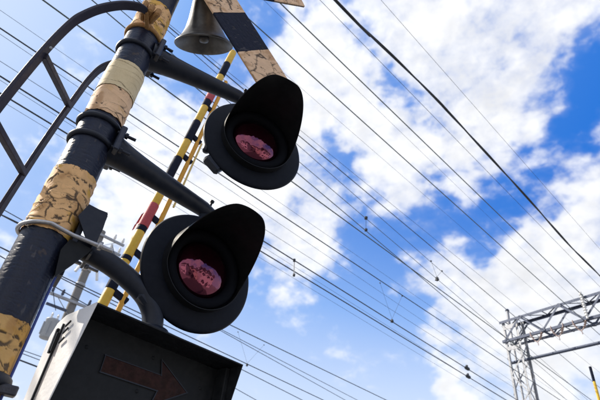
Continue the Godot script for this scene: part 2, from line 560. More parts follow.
func make_materials() -> void:
	M.black = worn(Color(0.008, 0.0115, 0.022), Color(0.024, 0.029, 0.042), 0.018, 0.40, 0.0, 0.35, 512, 2.5, true)
	M.black.metallic_specular = 0.38
	M.black_matte = worn(Color(0.009, 0.0095, 0.011), Color(0.015, 0.016, 0.018), 0.02, 0.34, 0.0, 0.4, 512, 2.5, true)
	M.black_matte.metallic_specular = 0.3
	M.navy = worn(Color(0.020, 0.022, 0.034), Color(0.040, 0.042, 0.058), 0.06, 0.45, 0.0, 1.5, 256, 5.0)
	M.disc = worn(Color(0.0045, 0.0065, 0.0125), Color(0.014, 0.017, 0.025), 0.018, 0.48, 0.0, 0.35, 512, 2.5, true)
	M.disc.metallic_specular = 0.22
	M.ring = mat(Color(0.006, 0.007, 0.010), 0.7)
	M.ring.metallic_specular = 0.15
	M.mast_black = worn(Color(0.009, 0.012, 0.024), Color(0.020, 0.024, 0.038), 0.03, 0.38, 0.0, 1.0, 256, 4.0)
	M.ladder = worn(Color(0.018, 0.018, 0.032), Color(0.052, 0.048, 0.064), 0.02, 0.5, 0.0, 0.3, 512, 3.0, true)
	M.ladder.metallic_specular = 0.3
	M.steel = worn(Color(0.34, 0.34, 0.35), Color(0.55, 0.55, 0.56), 0.06, 0.38, 0.85, 0.8, 256, 6.0)
	M.rusty = worn(Color(0.26, 0.12, 0.04), Color(0.46, 0.27, 0.10), 0.06, 0.8, 0.0, 4.0, 256, 8.0)
	M.bell = worn(Color(0.065, 0.066, 0.068), Color(0.15, 0.15, 0.148), 0.02, 0.42, 0.6, 0.8, 256, 4.0)
	M.paint = vmat(0.40, 0.4)
	M.paint_dull = vmat(0.72)
	M.board_black = vmat(0.6, 0.22)
	M.lens = mat(Color(0.15, 0.010, 0.042), 0.08, 0.95)
	M.lens.clearcoat_enabled = true; M.lens.clearcoat = 1.0; M.lens.clearcoat_roughness = 0.05
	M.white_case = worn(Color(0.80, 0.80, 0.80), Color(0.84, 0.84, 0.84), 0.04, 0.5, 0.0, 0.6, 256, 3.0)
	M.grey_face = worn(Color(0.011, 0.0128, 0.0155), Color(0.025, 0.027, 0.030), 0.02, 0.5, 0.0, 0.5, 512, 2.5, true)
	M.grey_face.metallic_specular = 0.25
	M.arrow = worn(Color(0.014, 0.006, 0.006), Color(0.045, 0.018, 0.017), 0.018, 0.14, 0.0, 1.0, 256, 6.0)
	M.arrow.metallic_specular = 0.22
	M.yellow = worn(Color(0.60, 0.36, 0.02), Color(0.70, 0.47, 0.05), 0.05, 0.5, 0.0, 0.6, 256, 3.0)
	M.pale_yellow = worn(Color(0.62, 0.42, 0.10), Color(0.68, 0.52, 0.20), 0.05, 0.55, 0.0, 0.6, 256, 3.0)
	M.rod_black = worn(Color(0.008, 0.011, 0.026), Color(0.016, 0.020, 0.036), 0.05, 0.62, 0.0, 0.6, 256, 3.0)
	M.rod_black.metallic_specular = 0.2
	M.red = worn(Color(0.36, 0.03, 0.045), Color(0.50, 0.09, 0.10), 0.06, 0.6, 0.0, 1.5, 256, 8.0)
	M.orange = worn(Color(0.62, 0.29, 0.015), Color(0.68, 0.36, 0.03), 0.05, 0.5, 0.0, 0.6, 256, 3.0)
	M.blue = mat(Color(0.02, 0.05, 0.26), 0.5)
	M.wire = mat(Color(0.022, 0.028, 0.038), 0.6)
	M.copper_wire = mat(Color(0.06, 0.085, 0.085), 0.55)
	M.blue_wire = M.wire
	M.gantry = worn(Color(0.040, 0.055, 0.095), Color(0.085, 0.10, 0.145), 0.02, 0.6, 0.3, 1.0, 256, 2.0)
	M.galv = worn(Color(0.24, 0.25, 0.27), Color(0.38, 0.39, 0.41), 0.015, 0.55, 0.3, 1.0, 256, 2.0)
	M.insulator = worn(Color(0.26, 0.18, 0.155), Color(0.38, 0.29, 0.26), 0.05, 0.35, 0.0, 0.5, 128, 3.0)
	M.porcelain = mat(Color(0.70, 0.70, 0.68), 0.25)
	M.concrete = worn(Color(0.13, 0.125, 0.118), Color(0.23, 0.22, 0.21), 0.05, 0.85, 0.0, 2.0, 256, 1.5)
	M.transformer = worn(Color(0.30, 0.32, 0.34), Color(0.40, 0.42, 0.44), 0.05, 0.5, 0.0, 0.5, 128, 1.0)

func setting() -> void:
	var g := PlaneMesh.new()
	g.size = Vector2(3000, 3000)
	var gm := worn(Color(0.18, 0.175, 0.17), Color(0.28, 0.27, 0.26), 0.04, 0.9, 0.0, 2.0, 512, 0.4)
	gm.uv1_world_triplanar = true
	var o := part("ground", g, gm, self)
	o.set_meta("kind", "structure")
	# the street the signal guards, asphalt, running towards the lamps' road users
	var st := mb()
	var a := azv(138.0)
	var s := azv(48.0)
	var c := Vector3(0.6, 0.004, -0.4)
	quad(st, c - s * 2.6 - a * 3.0, c + s * 3.4 - a * 3.0, c + s * 3.4 + a * 60.0, c - s * 2.6 + a * 60.0)
	var rm := worn(Color(0.045, 0.045, 0.047), Color(0.075, 0.075, 0.077), 0.06, 0.88, 0.0, 2.0, 256, 0.8)
	rm.uv1_world_triplanar = true
	o = part("road", flat(st), rm, self)
	o.set_meta("kind", "structure")

# ------------------------------------------------------------------ signal mast
func mast() -> void:
	var t := thing("signal_mast", "thick round crossing mast in flaking black and yellow bands at left", "signal mast", MAST, MAST_TURN)
	var bands := [[0.0, 0.9, "black"], [0.9, 1.35, "tan"], [1.35, 1.62, "black"], [1.62, 2.002, "ochre"], [2.002, 2.25, "black"], [2.25, 2.469, "tan"], [2.469, 2.712, "black"],
		[2.712, 2.838, "peach"], [2.838, 2.975, "tape"], [2.975, 3.185, "black"], [3.185, 3.375, "tan"], [3.375, 3.62, "black"], [3.62, 3.86, "tan"], [3.86, 4.2, "black"]]
	for b in bands:
		var seen: bool = b[0] > 1.6 and b[1] < 3.7
		var o := part({"black": "black_band", "tan": "yellow_band", "ochre": "yellow_band", "peach": "yellow_band", "tape": "tape_wrap"}[b[2]], paint_band(b[0], b[1], 0.0625, b[2], 0.0022 if seen else 0.012, 190 if seen else 60), M.paint if b[2] == "black" else M.paint_dull, t)
		if b[2] == "tape": o.set_meta("label", "cream tape wound round the mast")
	part("cap", lathe_mesh([[0, 4.23], [0.05, 4.225], [0.068, 4.2], [0.068, 4.17]], 48), M.black, t)
	# collars: doubled band clamp of the yellow ladder mount, lower clamp
	part("collar", ring_mesh(Vector3(0, 3.192, 0), 0.066, 0.008, 0.010), M.rusty, t)
	part("collar", ring_mesh(Vector3(0, 1.868, 0), 0.067, 0.010, 0.014), M.black, t)
	var st := mb()
	box(st, Vector3(0.066, 1.85, 0.03), Vector3(0.026, 0.011, 0.016), 0.003)
	part("clamp_lug", flat(st), M.navy, t)
	# blue cable down the right side with its tie
	part("cable", tube_mesh([Vector3(0.064, 2.205, 0.022), Vector3(0.066, 2.19, 0.024), Vector3(0.065, 2.09, 0.022), Vector3(0.066, 1.97, 0.023), Vector3(0.066, 1.2, 0.022), Vector3(0.066, 0.1, 0.022)], 0.0034, 8), M.blue, t)
	part("cable_tie", box_mesh(Vector3(0.066, 2.206, 0.024), Vector3(0.007, 0.004, 0.007), 0.001), M.steel, t)
	# concrete foot
	part("foot", lathe_mesh([[0, 0.25], [0.14, 0.25], [0.2, 0.2], [0.2, 0.0]], 32), M.concrete, t)

func flat_sweep(st: SurfaceTool, pts: Array, side: Vector3, hw: float, ht: float) -> void:
	# flat bar along pts, wide along side, thin across
	var rings := []
	var n := pts.size()
	for i in n:
		var tg: Vector3 = (pts[min(i + 1, n - 1)] - pts[max(i - 1, 0)]).normalized()
		var nn := tg.cross(side).normalized()
		var e := 0.0015
		rings.append([pts[i] + side * (hw - e) + nn * ht, pts[i] + side * hw + nn * (ht - e), pts[i] + side * hw - nn * (ht - e), pts[i] + side * (hw - e) - nn * ht,
			pts[i] - side * (hw - e) - nn * ht, pts[i] - side * hw - nn * (ht - e), pts[i] - side * hw + nn * (ht - e), pts[i] - side * (hw - e) + nn * ht])
	for k in 8:
		st.set_smooth_group(k + 1)
		for i in n - 1:
			var k2 := (k + 1) % 8
			quad(st, rings[i][k], rings[i][k2], rings[i + 1][k2], rings[i + 1][k])
	st.set_smooth_group(-1)
	for r in [rings[0], rings[n - 1]]:
		for k in range(1, 7): tri(st, r[0], r[k], r[k + 1])

func smooth_path(ctrl: Array, steps := 8) -> Array:
	var out := []
	for i in ctrl.size() - 1:
		var p0: Vector3 = ctrl[maxi(i - 1, 0)]
		var p3: Vector3 = ctrl[mini(i + 2, ctrl.size() - 1)]
		for k in steps:
			out.append((ctrl[i] as Vector3).cubic_interpolate(ctrl[i + 1], p0, p3, float(k) / steps))
	out.append(ctrl[-1])
	return out

func ladder() -> void:
	var t := thing("access_ladder", "dark flat-bar ladder curving over to the mast at upper left", "ladder", MAST, MAST_TURN)
	var near := [Vector3(-0.30, 0.35, 0.155), Vector3(-0.275, 1.2, 0.155), Vector3(-0.25, 2.1, 0.155), Vector3(-0.240, 2.5, 0.155), Vector3(-0.226, 2.75, 0.155), Vector3(-0.209, 2.90, 0.155), Vector3(-0.192, 2.966, 0.155), Vector3(-0.158, 3.045, 0.155), Vector3(-0.108, 3.120, 0.153), Vector3(-0.058, 3.168, 0.147), Vector3(-0.03, 3.19, 0.13)]
	var far := [Vector3(-0.20, 0.35, -0.155), Vector3(-0.178, 1.2, -0.155), Vector3(-0.158, 2.0, -0.155), Vector3(-0.146, 2.42, -0.155), Vector3(-0.134, 2.70, -0.155), Vector3(-0.120, 2.90, -0.155), Vector3(-0.110, 3.01, -0.155), Vector3(-0.090, 3.10, -0.155), Vector3(-0.046, 3.168, -0.155), Vector3(0.0, 3.19, -0.15)]
	var side := (Vector3(-0.206, 0, 0.155) - Vector3(-0.12, 0, -0.155)).normalized()
	for path in [near, far]:
		var st := mb()
		flat_sweep(st, smooth_path(path), side, 0.0175, 0.0055)
		part("rail", flat(st), M.ladder, t)
	for r in [[-0.206, 2.718, -0.12, 2.84], [-0.217, 2.428, -0.136, 2.504], [-0.228, 2.14, -0.148, 2.18], [-0.238, 1.85, -0.156, 1.86], [-0.243, 1.5, -0.16, 1.5], [-0.247, 1.2, -0.163, 1.2], [-0.25, 0.9, -0.165, 0.9], [-0.252, 0.6, -0.167, 0.6]]:
		var st := mb()
		bar(st, Vector3(r[0] - 0.016, r[1] + 0.014, 0.150), Vector3(r[2] - 0.006, r[3] + 0.004, -0.150), 0.010, 0.010, 0.002)
		part("rung", flat(st), M.ladder, t)
	for p in [Vector3(-0.214, 2.752, 0.176), Vector3(-0.232, 2.455, 0.176)]:
		part("rivet", lathe_mesh([[0, 0.004], [0.0035, 0.003], [0.005, 0]], 10, p - Vector3(0, 0, 0.005), Basis(Vector3.RIGHT, PI / 2)), M.galv, t)
	# knuckle that ties the rails to the mast: lumpy, painted with the mast
	var st2 := mb()
	for k in 3:
		box(st2, Vector3(-0.040 + 0.021 * k, 3.215 - 0.004 * k, 0.108 + 0.004 * k), Vector3(0.011, 0.026 - 0.003 * k, 0.034), 0.007, Basis(Vector3.UP, 0.25 * (k - 1)))
	part("mount_knuckle", flat(st2), M.rusty, t)
	st2 = mb()
	bar(st2, Vector3(-0.03, 3.20, 0.13), Vector3(0.0, 3.20, 0.055), 0.008, 0.02, 0.002)
	part("mount_strap", flat(st2), M.rusty, t)
	st2 = mb()
	bar(st2, Vector3(0.0, 3.20, -0.16), Vector3(0.0, 3.20, -0.055), 0.008, 0.02, 0.002)
	part("mount_strap", flat(st2), M.rusty, t)

# ------------------------------------------------------------------ flashing lights
func flashing_light(which: String) -> void:
	var up := which == "upper"
	var c := Vector3(-0.193, 2.846, -1.319) if up else Vector3(-0.289, 2.315, -1.376)
	var turn := 25.0 if up else 38.0
	var t := thing("flashing_light", ("black hooded crossing light mounted in front of the striped crossbuck board" if up else "black hooded crossing light, lower of the two, just above the direction box"), "signal light", c, turn, "flashing lights on the mast")
	var bz := Basis(Vector3.RIGHT, PI / 2)          # lathe axis y -> local z
	# dished backing disc
	part("backing_disc", lathe_mesh([[0.112, 0.002], [0.135, 0.002], [0.188, -0.008], [0.1955, -0.011], [0.200, -0.018], [0.1985, -0.019], [0.194, -0.0135], [0.188, -0.011], [0.112, -0.002]], 96, Vector3.ZERO, bz), M.disc, t)
	# hood: sleeve whose lip runs long above and short below
	var st := mb()
	var seg := 96
	var rows := 14
	st.set_smooth_group(0)
	var rings := [[], []]
	for k in seg:
		var th := TAU * k / seg
		var a: float = absf(wrapf(th, -PI, PI)) * 180.0 / PI
		var l := 0.030 + 0.197 * smoothstep(108.0, 17.0, a)
		for s in 2:
			var col := []
			for i in rows + 1:
				var z := l * i / rows
				var r := 0.139 - 0.003 * z / 0.22 - 0.0022 * s
				col.append(Vector3(sin(th) * r, cos(th) * r, z + 0.002))
			rings[s].append(col)
	for s in 2:
		for k in seg:
			var k2 := (k + 1) % seg
			for i in rows:
				var q := [rings[s][k][i], rings[s][k2][i], rings[s][k2][i + 1], rings[s][k][i + 1]]
				if s == 1: q.reverse()
				quad(st, q[0], q[1], q[2], q[3])
	st.set_smooth_group(5)
	for k in seg:
		var k2 := (k + 1) % seg
		quad(st, rings[0][k][rows], rings[0][k2][rows], rings[1][k2][rows], rings[1][k][rows])
	part("hood", flat(st), M.black_matte, t)
	# lens and its ring
	part("lens_ring", lathe_mesh([[0.131, 0.004], [0.131, 0.016], [0.126, 0.024], [0.112, 0.026], [0.102, 0.022], [0.096, 0.010], [0.094, -0.008]], 80, Vector3.ZERO, bz), M.ring, t)
	st = mb()
	st.set_smooth_group(0)
	var ln := 150
	for i in ln + 1:
		for k in ln + 1:
			# disc grid mapped from a square, moulded with rows of small pillows as pressed signal glass is
			var sx := 2.0 * i / ln - 1.0
			var sy := 2.0 * k / ln - 1.0
			var px := sx * sqrt(1.0 - sy * sy * 0.5)
			var py := sy * sqrt(1.0 - sx * sx * 0.5)
			var rr := minf(1.0, sqrt(px * px + py * py))
			var lx := px * 0.0955
			var ly := py * 0.0955
			var dome := -0.006 + 0.044 * sqrt(maxf(0.0, 1.0 - rr * rr * 0.97))
			var pil := cos(lx * TAU / 0.016) * cos(ly * TAU / 0.016) * (1.0 - smoothstep(0.7, 0.95, rr))
			st.add_vertex(Vector3(lx, ly, dome + 0.00005 * pil + 0.00030 * grain.get_noise_3d(lx * 22.0, ly * 22.0, c.y * 7.0) * (1.0 - smoothstep(0.75, 1.0, rr))))
	for i in ln:
		for k in ln:
			var a := i * (ln + 1) + k
			for v in [a, a + 1, a + ln + 2, a, a + ln + 2, a + ln + 1]: st.add_index(v)
	part("lens", flat(st), M.lens, t)
	# housing behind the disc, hinge lug at lower left
	part("housing", lathe_mesh([[0, -0.13], [0.07, -0.128], [0.098, -0.115], [0.110, -0.09], [0.116, -0.012], [0.116, -0.003]], 64, Vector3.ZERO, bz), M.black, t)
	st = mb()
	box(st, Vector3(-0.125, -0.150, -0.032), Vector3(0.036, 0.024, 0.016), 0.008, Basis(Vector3.BACK, -0.6))
	part("hinge_lug", flat(st), M.black, t)
	part("hinge_lug", lathe_mesh([[0, 0.02], [0.012, 0.018], [0.014, 0.01], [0.014, -0.01], [0.012, -0.018], [0, -0.02]], 14, Vector3(-0.165, -0.095, -0.03)), M.black, t)
	# arm from the mast, in the mast's frame brought to this one
	var inv := t.transform.affine_inverse() * Transform3D(Basis(Vector3.UP, deg_to_rad(MAST_TURN)), MAST)
	var y0 := 3.118 if up else 2.628
	var a0 := Vector3(0.05, y0, 0.0)
	var a1 := Vector3(0.465, 3.155, 0.012) if up else Vector3(0.47, 2.598, -0.075)
	var pts := []
	var rad := []
	for i in 13:
		var f := i / 12.0
		pts.append(inv * a0.lerp(a1, f))
		rad.append(lerpf(0.049, 0.028, pow(f, 0.75)) + 0.010 * pow(1.0 - f, 8.0))
	rad[12] = 0.022
	part("arm", tube_mesh(pts, rad, 28), M.black, t)
	# drop bracket from arm end to housing
	st = mb()
	bar(st, inv * (a1 + Vector3(-0.02, 0.0, 0)), Vector3(0.0, 0.09, -0.07), 0.022, 0.018, 0.005)
	part("drop_bracket", flat(st), M.black, t)
	part("set_screw", bolt_mesh(inv * (a1 + Vector3(-0.012, 0.015, 0.0)), inv.basis * Vector3(0.1, 1, 0.15), 0.042, 0.0045, 0.85), M.black, t)
	# clamp round the mast
	var bm := inv.basis
	for dy in ([-0.022, 0.058] if not up else [-0.03]):
		part("clamp_ring", ring_mesh(inv * Vector3(0, y0 + dy, 0), 0.0665, 0.0085, 0.0095, bm), M.black, t)
	st = mb()
	box(st, inv * Vector3(0.070, y0 + 0.01, 0.045), Vector3(0.010, 0.052, 0.022), 0.004, bm)
	box(st, inv * Vector3(0.070, y0 + 0.01, -0.045), Vector3(0.010, 0.052, 0.022), 0.004, bm)
	part("clamp_ear", flat(st), M.mast_black, t)
	for p in [Vector3(0.055, y0 + 0.035, 0.052), Vector3(0.055, y0 - 0.03, 0.052), Vector3(0.055, y0 + 0.035, -0.052), Vector3(0.055, y0 - 0.03, -0.052)]:
		part("bolt", bolt_mesh(inv * p, bm * Vector3(1, 0, 0), 0.062, 0.0055, 0.5), M.black, t)

# ------------------------------------------------------------------ bell
func bell() -> void:
	var el := deg_to_rad(-54.0)
	var ax := azv(10.0) * cos(el) + Vector3.UP * sin(el)       # towards the mouth
	var mouth := Vector3(-0.533, 3.487, -1.378)
	var t := thing("warning_bell", "grey metal warning bell hanging mouth-down beside the mast top", "bell", mouth)
	var b := bar_basis(-ax)
	var prof := [[0.0, 0.235], [0.030, 0.232], [0.046, 0.222], [0.054, 0.205], [0.062, 0.165], [0.073, 0.115], [0.087, 0.070], [0.106, 0.034], [0.124, 0.014], [0.133, 0.006], [0.136, 0.0], [0.133, -0.004], [0.128, -0.001], [0.118, 0.010], [0.100, 0.032], [0.082, 0.068], [0.068, 0.112], [0.057, 0.160], [0.045, 0.20], [0.0, 0.214]]
	part("shell", lathe_mesh(prof, 72, Vector3.ZERO, b), M.bell, t)
	part("striker", lathe_mesh([[0, 0.21], [0.008, 0.21], [0.008, 0.05], [0.020, 0.045], [0.026, 0.03], [0.020, 0.014], [0, 0.008]], 24, Vector3.ZERO, b), M.bell, t)
	part("crown_nut", lathe_mesh([[0, 0.262], [0.016, 0.26], [0.016, 0.232], [0.026, 0.228]], 6, Vector3.ZERO, b), M.rusty, t)
	var top := -ax * 0.25
	var st := mb()
	var toward := MAST + Vector3(0, mouth.y + 0.30, 0) - mouth
	tube(st, smooth_path([top, top - ax * 0.05 + Vector3(0, 0.02, 0), toward], 6), 0.016, 14)
	part("bracket", flat(st), M.navy, t)
	part("mast_band", ring_mesh(toward, 0.067, 0.008, 0.018), M.navy, t)

# ------------------------------------------------------------------ crossbuck
func crossbuck() -> void:
	var turn := Basis(Vector3.UP, deg_to_rad(MAST_TURN))
	var c := MAST + turn * Vector3(0.165, 3.63, 0.096)
	var t := thing("crossbuck_sign", "crossbuck with cracked tan and black striped boards behind the light", "crossing sign", c, MAST_TURN)
	for k in 2:
		var bd := Node3D.new()
		bd.name = "board"
		t.add_child(bd, true)
		bd.rotation_degrees.z = -45.0 if k == 0 else 36.0
		bd.position = Vector3.ZERO if k == 0 else Vector3(-0.048, 0.079, -0.014)
		var cuts := [-0.581, -0.365, -0.151, 0.151, 0.365, 0.581]
		if k == 0:
			for i in 5:
				var kd := "board" if i % 2 == 0 else "black"
				var o := part("stripe", paint_stripe(cuts[i], cuts[i + 1], 0.095, 0.005, kd, Vector3(i * 1.7, 3.0 * k, 2.0)), M.paint_dull if kd == "board" else M.board_black, bd)
				if kd == "black": o.set_meta("label", "black stripe")
		else:
			for i in range(2, 5):
				var kd := "board" if i % 2 == 0 else "black"
				part("stripe", paint_stripe(cuts[i] + (0.03 if i == 2 else 0.0), cuts[i + 1], 0.095, 0.005, kd, Vector3(i * 1.7, 3.0 * k, 2.0)), M.paint_dull if kd == "board" else M.board_black, bd)
	part("mounting_bar", box_mesh(Vector3(-0.09, 0.02, -0.033), Vector3(0.16, 0.022, 0.012), 0.004), M.navy, t)
	part("mast_band", ring_mesh(turn.inverse() * (MAST - c) + Vector3(0, 3.65, 0), 0.067, 0.008, 0.02), M.navy, t)

# ------------------------------------------------------------------ direction box on its swan-neck
func direction_box() -> void:
	var A := Vector3(-0.487, 0.0, -1.164)
	var t := thing("direction_indicator", "dark box with unlit red arrow hanging below the lights on a pipe", "indicator box", A, 45.0)
	var top := 2.08
	var bot := 1.69
	var w := 0.52
	# light grey side cheeks: outline in (z, y), the front edge leaning back
	var prof := [Vector2(0.0, top), Vector2(-0.165, top), Vector2(-0.205, top - 0.016), Vector2(-0.222, top - 0.05), Vector2(-0.212, bot), Vector2(-0.105, bot)]
	var bs := Basis(Vector3(0, 0, 1), Vector3(0, 1, 0), Vector3(-1, 0, 0))
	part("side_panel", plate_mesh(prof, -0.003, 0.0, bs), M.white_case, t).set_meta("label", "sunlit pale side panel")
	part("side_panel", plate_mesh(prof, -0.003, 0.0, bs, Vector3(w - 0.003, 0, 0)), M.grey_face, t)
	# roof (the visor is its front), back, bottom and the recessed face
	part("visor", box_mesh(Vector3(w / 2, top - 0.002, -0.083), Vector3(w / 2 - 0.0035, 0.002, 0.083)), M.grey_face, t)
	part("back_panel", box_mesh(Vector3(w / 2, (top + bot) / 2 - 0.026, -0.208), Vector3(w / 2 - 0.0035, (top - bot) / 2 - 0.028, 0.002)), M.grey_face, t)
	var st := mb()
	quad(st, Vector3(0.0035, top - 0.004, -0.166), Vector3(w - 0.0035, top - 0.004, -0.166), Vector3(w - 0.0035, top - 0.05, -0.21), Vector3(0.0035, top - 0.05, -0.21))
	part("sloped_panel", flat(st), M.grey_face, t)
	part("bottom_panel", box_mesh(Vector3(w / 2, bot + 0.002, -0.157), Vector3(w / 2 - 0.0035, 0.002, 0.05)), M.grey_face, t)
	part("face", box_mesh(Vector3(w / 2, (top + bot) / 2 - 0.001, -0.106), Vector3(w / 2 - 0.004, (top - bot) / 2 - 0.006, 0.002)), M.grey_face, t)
	st = mb()
	box(st, Vector3(w - 0.012, (top + bot) / 2, -0.078), Vector3(0.008, (top - bot) / 2 - 0.006, 0.024), 0.002)
	part("inner_flange", flat(st), M.grey_face, t)
	# arrows: a raised dark rim and a red pane inside it
	for k in 2:
		var yc := 1.974 if k == 0 else 1.80
		var x0 := 0.116 if k == 0 else 0.404
		var sx := 1.0 if k == 0 else -1.0
		var shape := [[0.0, 0.0225], [0.185, 0.0225], [0.174, 0.064], [0.288, 0.0], [0.174, -0.064], [0.185, -0.0225], [0.0, -0.0225]]
		var pts := []
		for s in shape: pts.append(Vector2(x0 + sx * s[0], yc + s[1]))
		var arrow := part("arrow", plate_mesh(pts, -0.1045, -0.1015), M.arrow, t)
		arrow.set_meta("label", "unlit dark red arrow pane")
		var rim := mb()
		for i in 7:
			var p: Vector2 = pts[i]
			var q: Vector2 = pts[(i + 1) % 7]
			var dir := (q - p).normalized() * 0.0025
			bar(rim, Vector3(p.x - dir.x, p.y - dir.y, -0.100), Vector3(q.x + dir.x, q.y + dir.y, -0.1012), 0.0009, 0.0012 + 0.0001 * i, 0.0)
		part("rim", flat(rim), M.black, arrow)
	# face screws
	for p in [Vector2(0.262, 2.035), Vector2(0.06, 2.0), Vector2(0.45, 2.0), Vector2(0.24, 1.935)]:
		part("screw", lathe_mesh([[0, 0.004], [0.004, 0.003], [0.006, 0]], 10, Vector3(p.x, p.y, -0.104), Basis(Vector3.RIGHT, PI / 2)), M.grey_face, t)
	# door seam, hinge leaf and louvres on the sunlit side
	st = mb()
	bar(st, Vector3(-0.0035, 2.05, -0.148), Vector3(-0.0035, bot + 0.01, -0.158), 0.0025, 0.0022)
	part("door_seam", flat(st), M.black_matte, t)
	part("hinge", box_mesh(Vector3(-0.006, 2.005, -0.163), Vector3(0.004, 0.034, 0.005), 0.0015, Basis(Vector3.RIGHT, -0.06)), M.black_matte, t)
	part("hinge", box_mesh(Vector3(-0.006, 2.000, -0.150), Vector3(0.004, 0.026, 0.003), 0.001, Basis(Vector3.RIGHT, -0.06)), M.black_matte, t)
	for y in [2.043, 2.024, 1.998]:
		st = mb()
		bar(st, Vector3(-0.006, y - 0.006, -0.124), Vector3(-0.006, y + 0.005, -0.102), 0.002, 0.0025, 0.0006)
		part("louvre", flat(st), M.black_matte, t)
	# swan-neck pipe and the channel bracket, in the mast's frame
	var inv := t.transform.affine_inverse() * Transform3D(Basis(Vector3.UP, deg_to_rad(MAST_TURN)), MAST)
	var path := []
	for p in [Vector3(0.07, 2.262, 0.0), Vector3(0.11, 2.256, 0.0), Vector3(0.188, 2.240, 0.0), Vector3(0.256, 2.214, 0.0), Vector3(0.311, 2.183, 0.0), Vector3(0.344, 2.146, 0.0), Vector3(0.357, 2.11, 0.0), Vector3(0.358, 2.082, 0.0)]: path.append(inv * p)
	part("swan_neck_pipe", tube_mesh(smooth_path(path, 5), 0.031, 28), M.black, t)
	part("pipe_flange", lathe_mesh([[0, 0.012], [0.05, 0.012], [0.052, 0.0]], 32, inv * Vector3(0.358, top, 0.0)), M.black, t)
	var bm := inv.basis
	part("bracket_plate", plate_mesh([Vector2(0.052, 2.318), Vector2(0.066, 2.366), Vector2(0.124, 2.358), Vector2(0.127, 2.303), Vector2(0.122, 2.252), Vector2(0.099, 2.256)], -0.006, 0.0, bm, inv * Vector3(0, 0, 0.062)), M.black, t)
	part("bracket_plate", plate_mesh([Vector2(0.048, 2.205), Vector2(0.058, 2.243), Vector2(0.115, 2.238), Vector2(0.122, 2.236), Vector2(0.098, 2.19), Vector2(0.062, 2.127)], -0.006, 0.0, bm, inv * Vector3(0, 0, 0.060)), M.grey_face, t)
	st = mb()
	box(st, inv * Vector3(0.122, 2.29, 0.0), Vector3(0.004, 0.066, 0.056), 0.001, bm)
	box(st, inv * Vector3(0.095, 2.362, 0.0), Vector3(0.028, 0.004, 0.056), 0.001, bm)
	box(st, inv * Vector3(0.072, 2.255, -0.005), Vector3(0.008, 0.11, 0.05), 0.002, bm)
	part("channel", flat(st), M.black, t)
	# zinc-plated U-bolt round the mast, its ends through the channel
	var ub := []
	for k in 33:
		var a := PI * 0.5 + PI * k / 32.0
		ub.append(inv * Vector3(cos(a) * 0.072, 2.262 - 0.010 * cos(a) * -1.0, sin(a) * 0.072))
	ub.push_front(inv * Vector3(0.06, 2.250, 0.074))
	ub.push_front(inv * Vector3(0.172, 2.243, 0.078))
	ub.append(inv * Vector3(0.06, 2.250, -0.074))
	ub.append(inv * Vector3(0.172, 2.243, -0.078))
	part("u_bolt", tube_mesh(ub, 0.006, 12), M.steel, t)
	for s in [-1, 1]:
		part("nut", lathe_mesh([[0, -0.006], [0.013, -0.006], [0.013, 0.006], [0, 0.006]], 6, inv * Vector3(0.135, 2.2455, 0.0765 * s), bar_basis(bm * Vector3(1, 0, 0))), M.steel, t)

